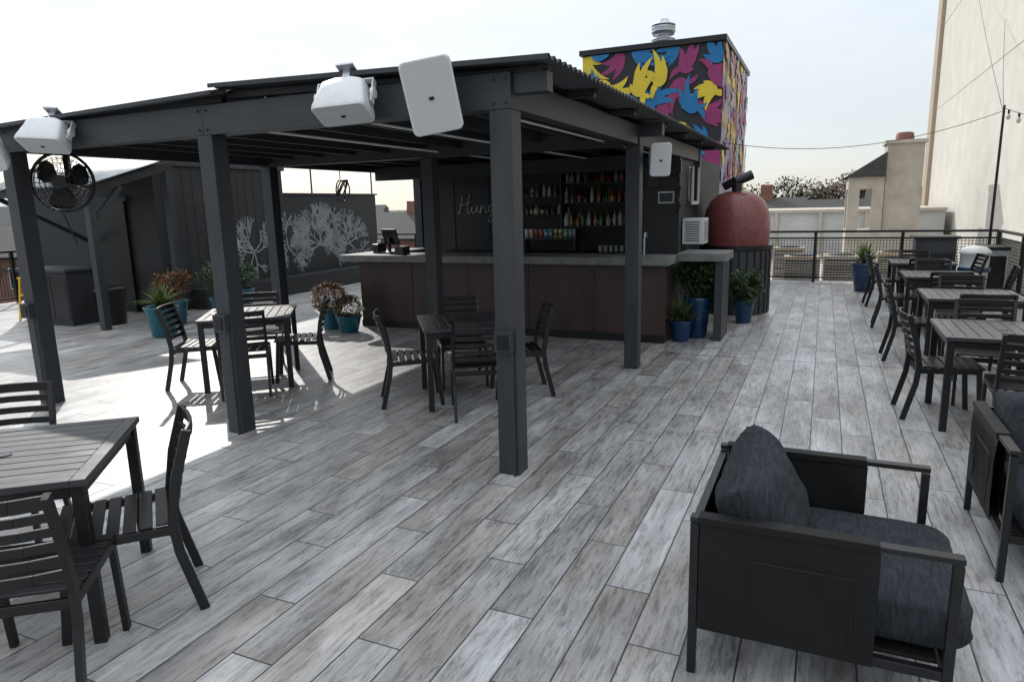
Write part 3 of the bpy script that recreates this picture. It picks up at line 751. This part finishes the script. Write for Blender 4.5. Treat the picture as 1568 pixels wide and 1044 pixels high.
# ------------------------------------------------------------------ right side buildings
b=MB(); b.bb((4.25,11,-6.97),(16,37.8,15),STUCCO); b.bb((4.10,36.6,-6.97),(4.249,37.8,15),BEIGE)
for z in (5.5,9.0): b.bb((4.241,11,z),(4.249,36.5,z+.02),STUCCO2)
b.build("stucco_building")
b=MB()
X0,X1,Y0,Y1=.62,2.6,24.0,27
b.bb((X0,Y0,-6.9),(X1,Y1,.75),STUCCO2)
b.bb((X0,Y0,.751),(X0+.32,Y0+.35,2.05),STUCCO2)
b.bb((X0,Y1-.35,.751),(X0+.32,Y1,2.05),STUCCO2)
b.bb((X0,Y0,2.051),(1.6,Y1,2.40),STUCCO2)
b.bb((1.28,Y0,.751),(1.6,Y0+.35,2.05),STUCCO2)
b.bb((1.62,Y0+.1,.752),(X1,Y0+1.3,3.35),STUCCO2); b.bb((1.55,Y0+.02,3.352),(X1+.06,Y0+1.38,3.45),STUCCO2)
b.lathe([(.26,0),(.24,.2),(.2,.25)],(2.1,Y0+.7,3.452),HBRICK,16)
b.add([(X0-.12,Y0-.12,2.40),(1.615,Y0-.12,2.41),(1.615,Y1+.1,2.41),(X0-.12,Y1+.1,2.40),(1.615,Y0-.12,3.12),(1.615,Y1+.1,3.12)],[(0,1,4),(0,4,5,3),(3,5,2),(1,2,5,4)],SHING)
b.build("chimney_house")
b=MB(); b.bb((-16,29.5,-6.96),(4.0,36,1.25),HWHITE); b.bb((-16.1,29.4,1.251),(4.05,36,1.36),STUCCO2)
for x in (-5,-3.4,-1.8,-.2,1.4): b.bb((x,29.38,-.5),(x+.12,29.49,1.25),STUCCO2)
b.build("white_parapet_building")
b=MB(); b.tube((3.0,16.28,0),(3.0,16.28,3.45),.03,.022,BLACK,8)
b.build("string_light_pole")
def wire(name,p,q,sag,bulbs=0,r=.006):
    b=MB(); p=Vector(p);q=Vector(q); ps=[]
    for i in range(25):
        t=i/24; c=p.lerp(q,t); c.z-=sag*4*t*(1-t); ps.append(c)
    b.path(ps,r,BLACK,5)
    if bulbs:
        for i in range(1,24,max(1,24//bulbs)):
            c=ps[i]; b.tube(c,c-Vector((0,0,.07)),.02,.02,BLACK,8); b.lathe([(.016,0),(.042,-.05),(.032,-.095),(.006,-.11)],c-Vector((0,0,.07)),BULB,8)
    b.build(name)
wire("string_light_wire",(-1.88,14.2,2.9),(3.0,16.28,3.35),.35)
wire("string_lights",(3.0,16.28,3.4),(4.2,12.3,3.0),.25,12,.008)
wire("power_wire",(3.0,16.28,3.35),(4.22,24,6.5),.3)
wire("power_wire",(3.0,16.28,3.3),(4.22,30,9.5),.2)
for y in (13.2,15.6):
    b=MB(); b.tube((-11.15,y,2.2),(-11.15,y,3.0),.02,.02,BLACK,6); b.build("string_light_pole")
wire("string_light_wire",(-11.15,15.6,2.95),(-6.9,11.2,2.6),.12)
wire("string_light_wire",(-11.15,15.6,2.95),(-11.15,13.2,2.98),.08)
b=MB()
for k in range(4):
    b.path([(.12*math.sin(a*.6+k)*(1+.1*k),.03*k,.22*math.cos(a*.6)) for a in range(12)],.014,BLACK,6)
b.path([(0,0,.2),(0,0,.45)],.01,BLACK)
b.build("hanging_cable_coil",(-9.05,11.6,2.18))
wire("support_cable",(-11.15,13.2,2.95),(-6.9,11.0,2.62),.0)
b=MB(); b.lathe([(.12,0),(.12,.45),(.17,.46),(.15,.55)],(-11.6,11.7,2.73),GALV,14); b.build("roof_vent_pipe")

# ------------------------------------------------------------------ distant houses and trees
random.seed(31)
def house(x,y,w,d,top,wall,rz=0,rh=2.2):
    b=MB(); z0=-6.95; e=top-rh
    b.bb((-w/2,-d/2,z0),(w/2,d/2,e),wall)
    o=.35
    b.add([(-w/2-o,-d/2-o,e),(w/2+o,-d/2-o,e),(w/2+o,d/2+o,e),(-w/2-o,d/2+o,e),(-w/2-o,0,top),(w/2+o,0,top)],[(0,1,5,4),(2,3,4,5),(0,4,3),(1,2,5),(0,3,2,1)],SHING)
    for zz in (e-1.9,e-4.8):
        k=int(w/2.4)
        for i in range(k):
            cx=-w/2+w*(i+.5)/k
            b.box((cx,-d/2-.02,zz+.3),(1.15,.04,1.6),HWHITE); b.box((cx,-d/2-.05,zz+.3),(.95,.03,1.4),GLASS)
    b.bb((w*.2,-.4,top-.9),(w*.2+.8,.4,top+.9),HBRICK)
    b.build("row_house",(x,y,0),rz)
for x,y,w,top,m in ((-36,52,11,1.5,HBRICK),(-46,56,12,2.2,HWHITE),(-26,60,10,1.4,HWHITE),(-60,50,14,1.6,HBRICK),(-58,34,12,1.2,HBRICK),(-70,30,12,1.8,HWHITE),(-50,20,10,.6,HBRICK),(-84,42,16,3,HBRICK),(-16,70,12,1.3,HBRICK),(-6,52,9,1.9,HBRICK),(1.2,60,9,1.7,HWHITE),(6.5,46,8,2.3,HBRICK)):
    house(x,y,w,9,top,m,R(random.uniform(20,45)) if x<-10 else R(random.uniform(-8,8)))
b=MB()
def tree(x,y,z0,h,r,m1,n,ls):
    b.tube((x,y,z0),(x+.2,y,z0+h*.5),.25,.15,BARK,7)
    tips=[]
    for i in range(11):
        a=random.uniform(0,6.28); el=random.uniform(.3,1.3); p=Vector((x+.2,y,z0+h*random.uniform(.3,.5)))
        q=p+Vector((math.cos(a)*r*.7*math.cos(el),math.sin(a)*r*.7*math.cos(el),h*.38*math.sin(el))); b.tube(p,q,.1,.03,BARK,5); tips.append(q)
        for k in range(3):
            q2=q+rdir(.4)*r*.35; b.tube(q,q2,.03,.012,BARK,4); tips.append(q2)
    for i in range(n):
        c=random.choice(tips); p=c+rdir()*r*.34*random.random()**.5
        leaf(b,p,rdir(),ls*random.uniform(.6,1.4),ls*.35,m1)
for i in range(30):
    t=i/29; ang=R(-62+70*t+random.uniform(-1,1)); D=random.uniform(85,120)
    tree(D*math.sin(ang),D*math.cos(ang),-7,random.uniform(8,9.6),random.uniform(3.0,4.4),random.choice([TREE1,TREE2,TREE1]),460,.6)
for x,y,h in ((-9,99,11.6),(-6.2,95,12.3),(-4.2,103,11.8),(-2.2,98,12.4),(-.2,96,11.9),(1.6,99,12.8),(3.4,92,12.2),(6,98,11.5)):
    tree(x,y,-7,h,3.3,TREE1 if x<-1 else TREE2,1300,.42)
b.build("distant_tree_line")

# ------------------------------------------------------------------ light
el=R(33.5); az=R(-49)
S=Vector((math.sin(az)*math.cos(el),math.cos(az)*math.cos(el),math.sin(el)))
sl=bpy.data.lights.new("sun",'SUN'); sl.energy=3.1; sl.angle=R(.6); sl.color=(1,.96,.90)
so=bpy.data.objects.new("sun",sl); scene.collection.objects.link(so); so.rotation_euler=S.to_track_quat('Z','Y').to_euler()
w=bpy.data.worlds.new("World"); scene.world=w; w.use_nodes=True; t=w.node_tree
bg=t.nodes["Background"]; sky=t.nodes.new("ShaderNodeTexSky"); sky.sky_type='NISHITA'; sky.sun_disc=False
sky.sun_elevation=el; sky.sun_rotation=az; sky.air_density=1.0; sky.dust_density=1.2; sky.ozone_density=1.5
tc=t.nodes.new("ShaderNodeTexCoord"); mp=t.nodes.new("ShaderNodeMapping"); mp.inputs['Scale'].default_value=(1,1,5)
n=t.nodes.new("ShaderNodeTexNoise"); n.inputs['Scale'].default_value=2.2; n.inputs['Detail'].default_value=7; n.inputs['Roughness'].default_value=.55
t.links.new(tc.outputs['Generated'],mp.inputs[0]); t.links.new(mp.outputs[0],n.inputs['Vector'])
mr=t.nodes.new("ShaderNodeMapRange"); mr.inputs['From Min'].default_value=.40; mr.inputs['From Max'].default_value=.60; mr.inputs['To Min'].default_value=.62; mr.inputs['To Max'].default_value=.95
t.links.new(n.outputs['Fac'],mr.inputs['Value'])
M=NH(t); s=t.nodes.new("ShaderNodeSeparateXYZ"); t.links.new(tc.outputs['Generated'],s.inputs[0])
g=M('ADD',1.0,M('MULTIPLY',M('POWER',M('MAXIMUM',s.outputs[2],0.0),1.5),2.0))
vm=t.nodes.new("ShaderNodeVectorMath"); vm.operation='SCALE'; vm.inputs[0].default_value=(5.0,5.3,5.55); t.links.new(g,vm.inputs['Scale'])
mx=t.nodes.new("ShaderNodeMix"); mx.data_type='RGBA'; t.links.new(vm.outputs[0],mx.inputs['B'])
t.links.new(mr.outputs[0],mx.inputs['Factor']); t.links.new(sky.outputs[0],mx.inputs['A']); t.links.new(mx.outputs['Result'],bg.inputs['Color'])
bg.inputs['Strength'].default_value=.15

# ------------------------------------------------------------------ camera
cd=bpy.data.cameras.new("camera"); co=bpy.data.objects.new("camera",cd); scene.collection.objects.link(co); scene.camera=co
cd.lens=24; cd.sensor_width=36; cd.clip_start=.05; cd.clip_end=6000
co.matrix_world=Matrix.Translation((0,0,1.8))@Matrix.Rotation(R(24.5),4,'Z')@Matrix.Rotation(R(90-11.2),4,'X')@Matrix.Rotation(R(-1.4),4,'Z')
scene.view_settings.view_transform='Standard'; scene.view_settings.look='None'; scene.view_settings.exposure=0
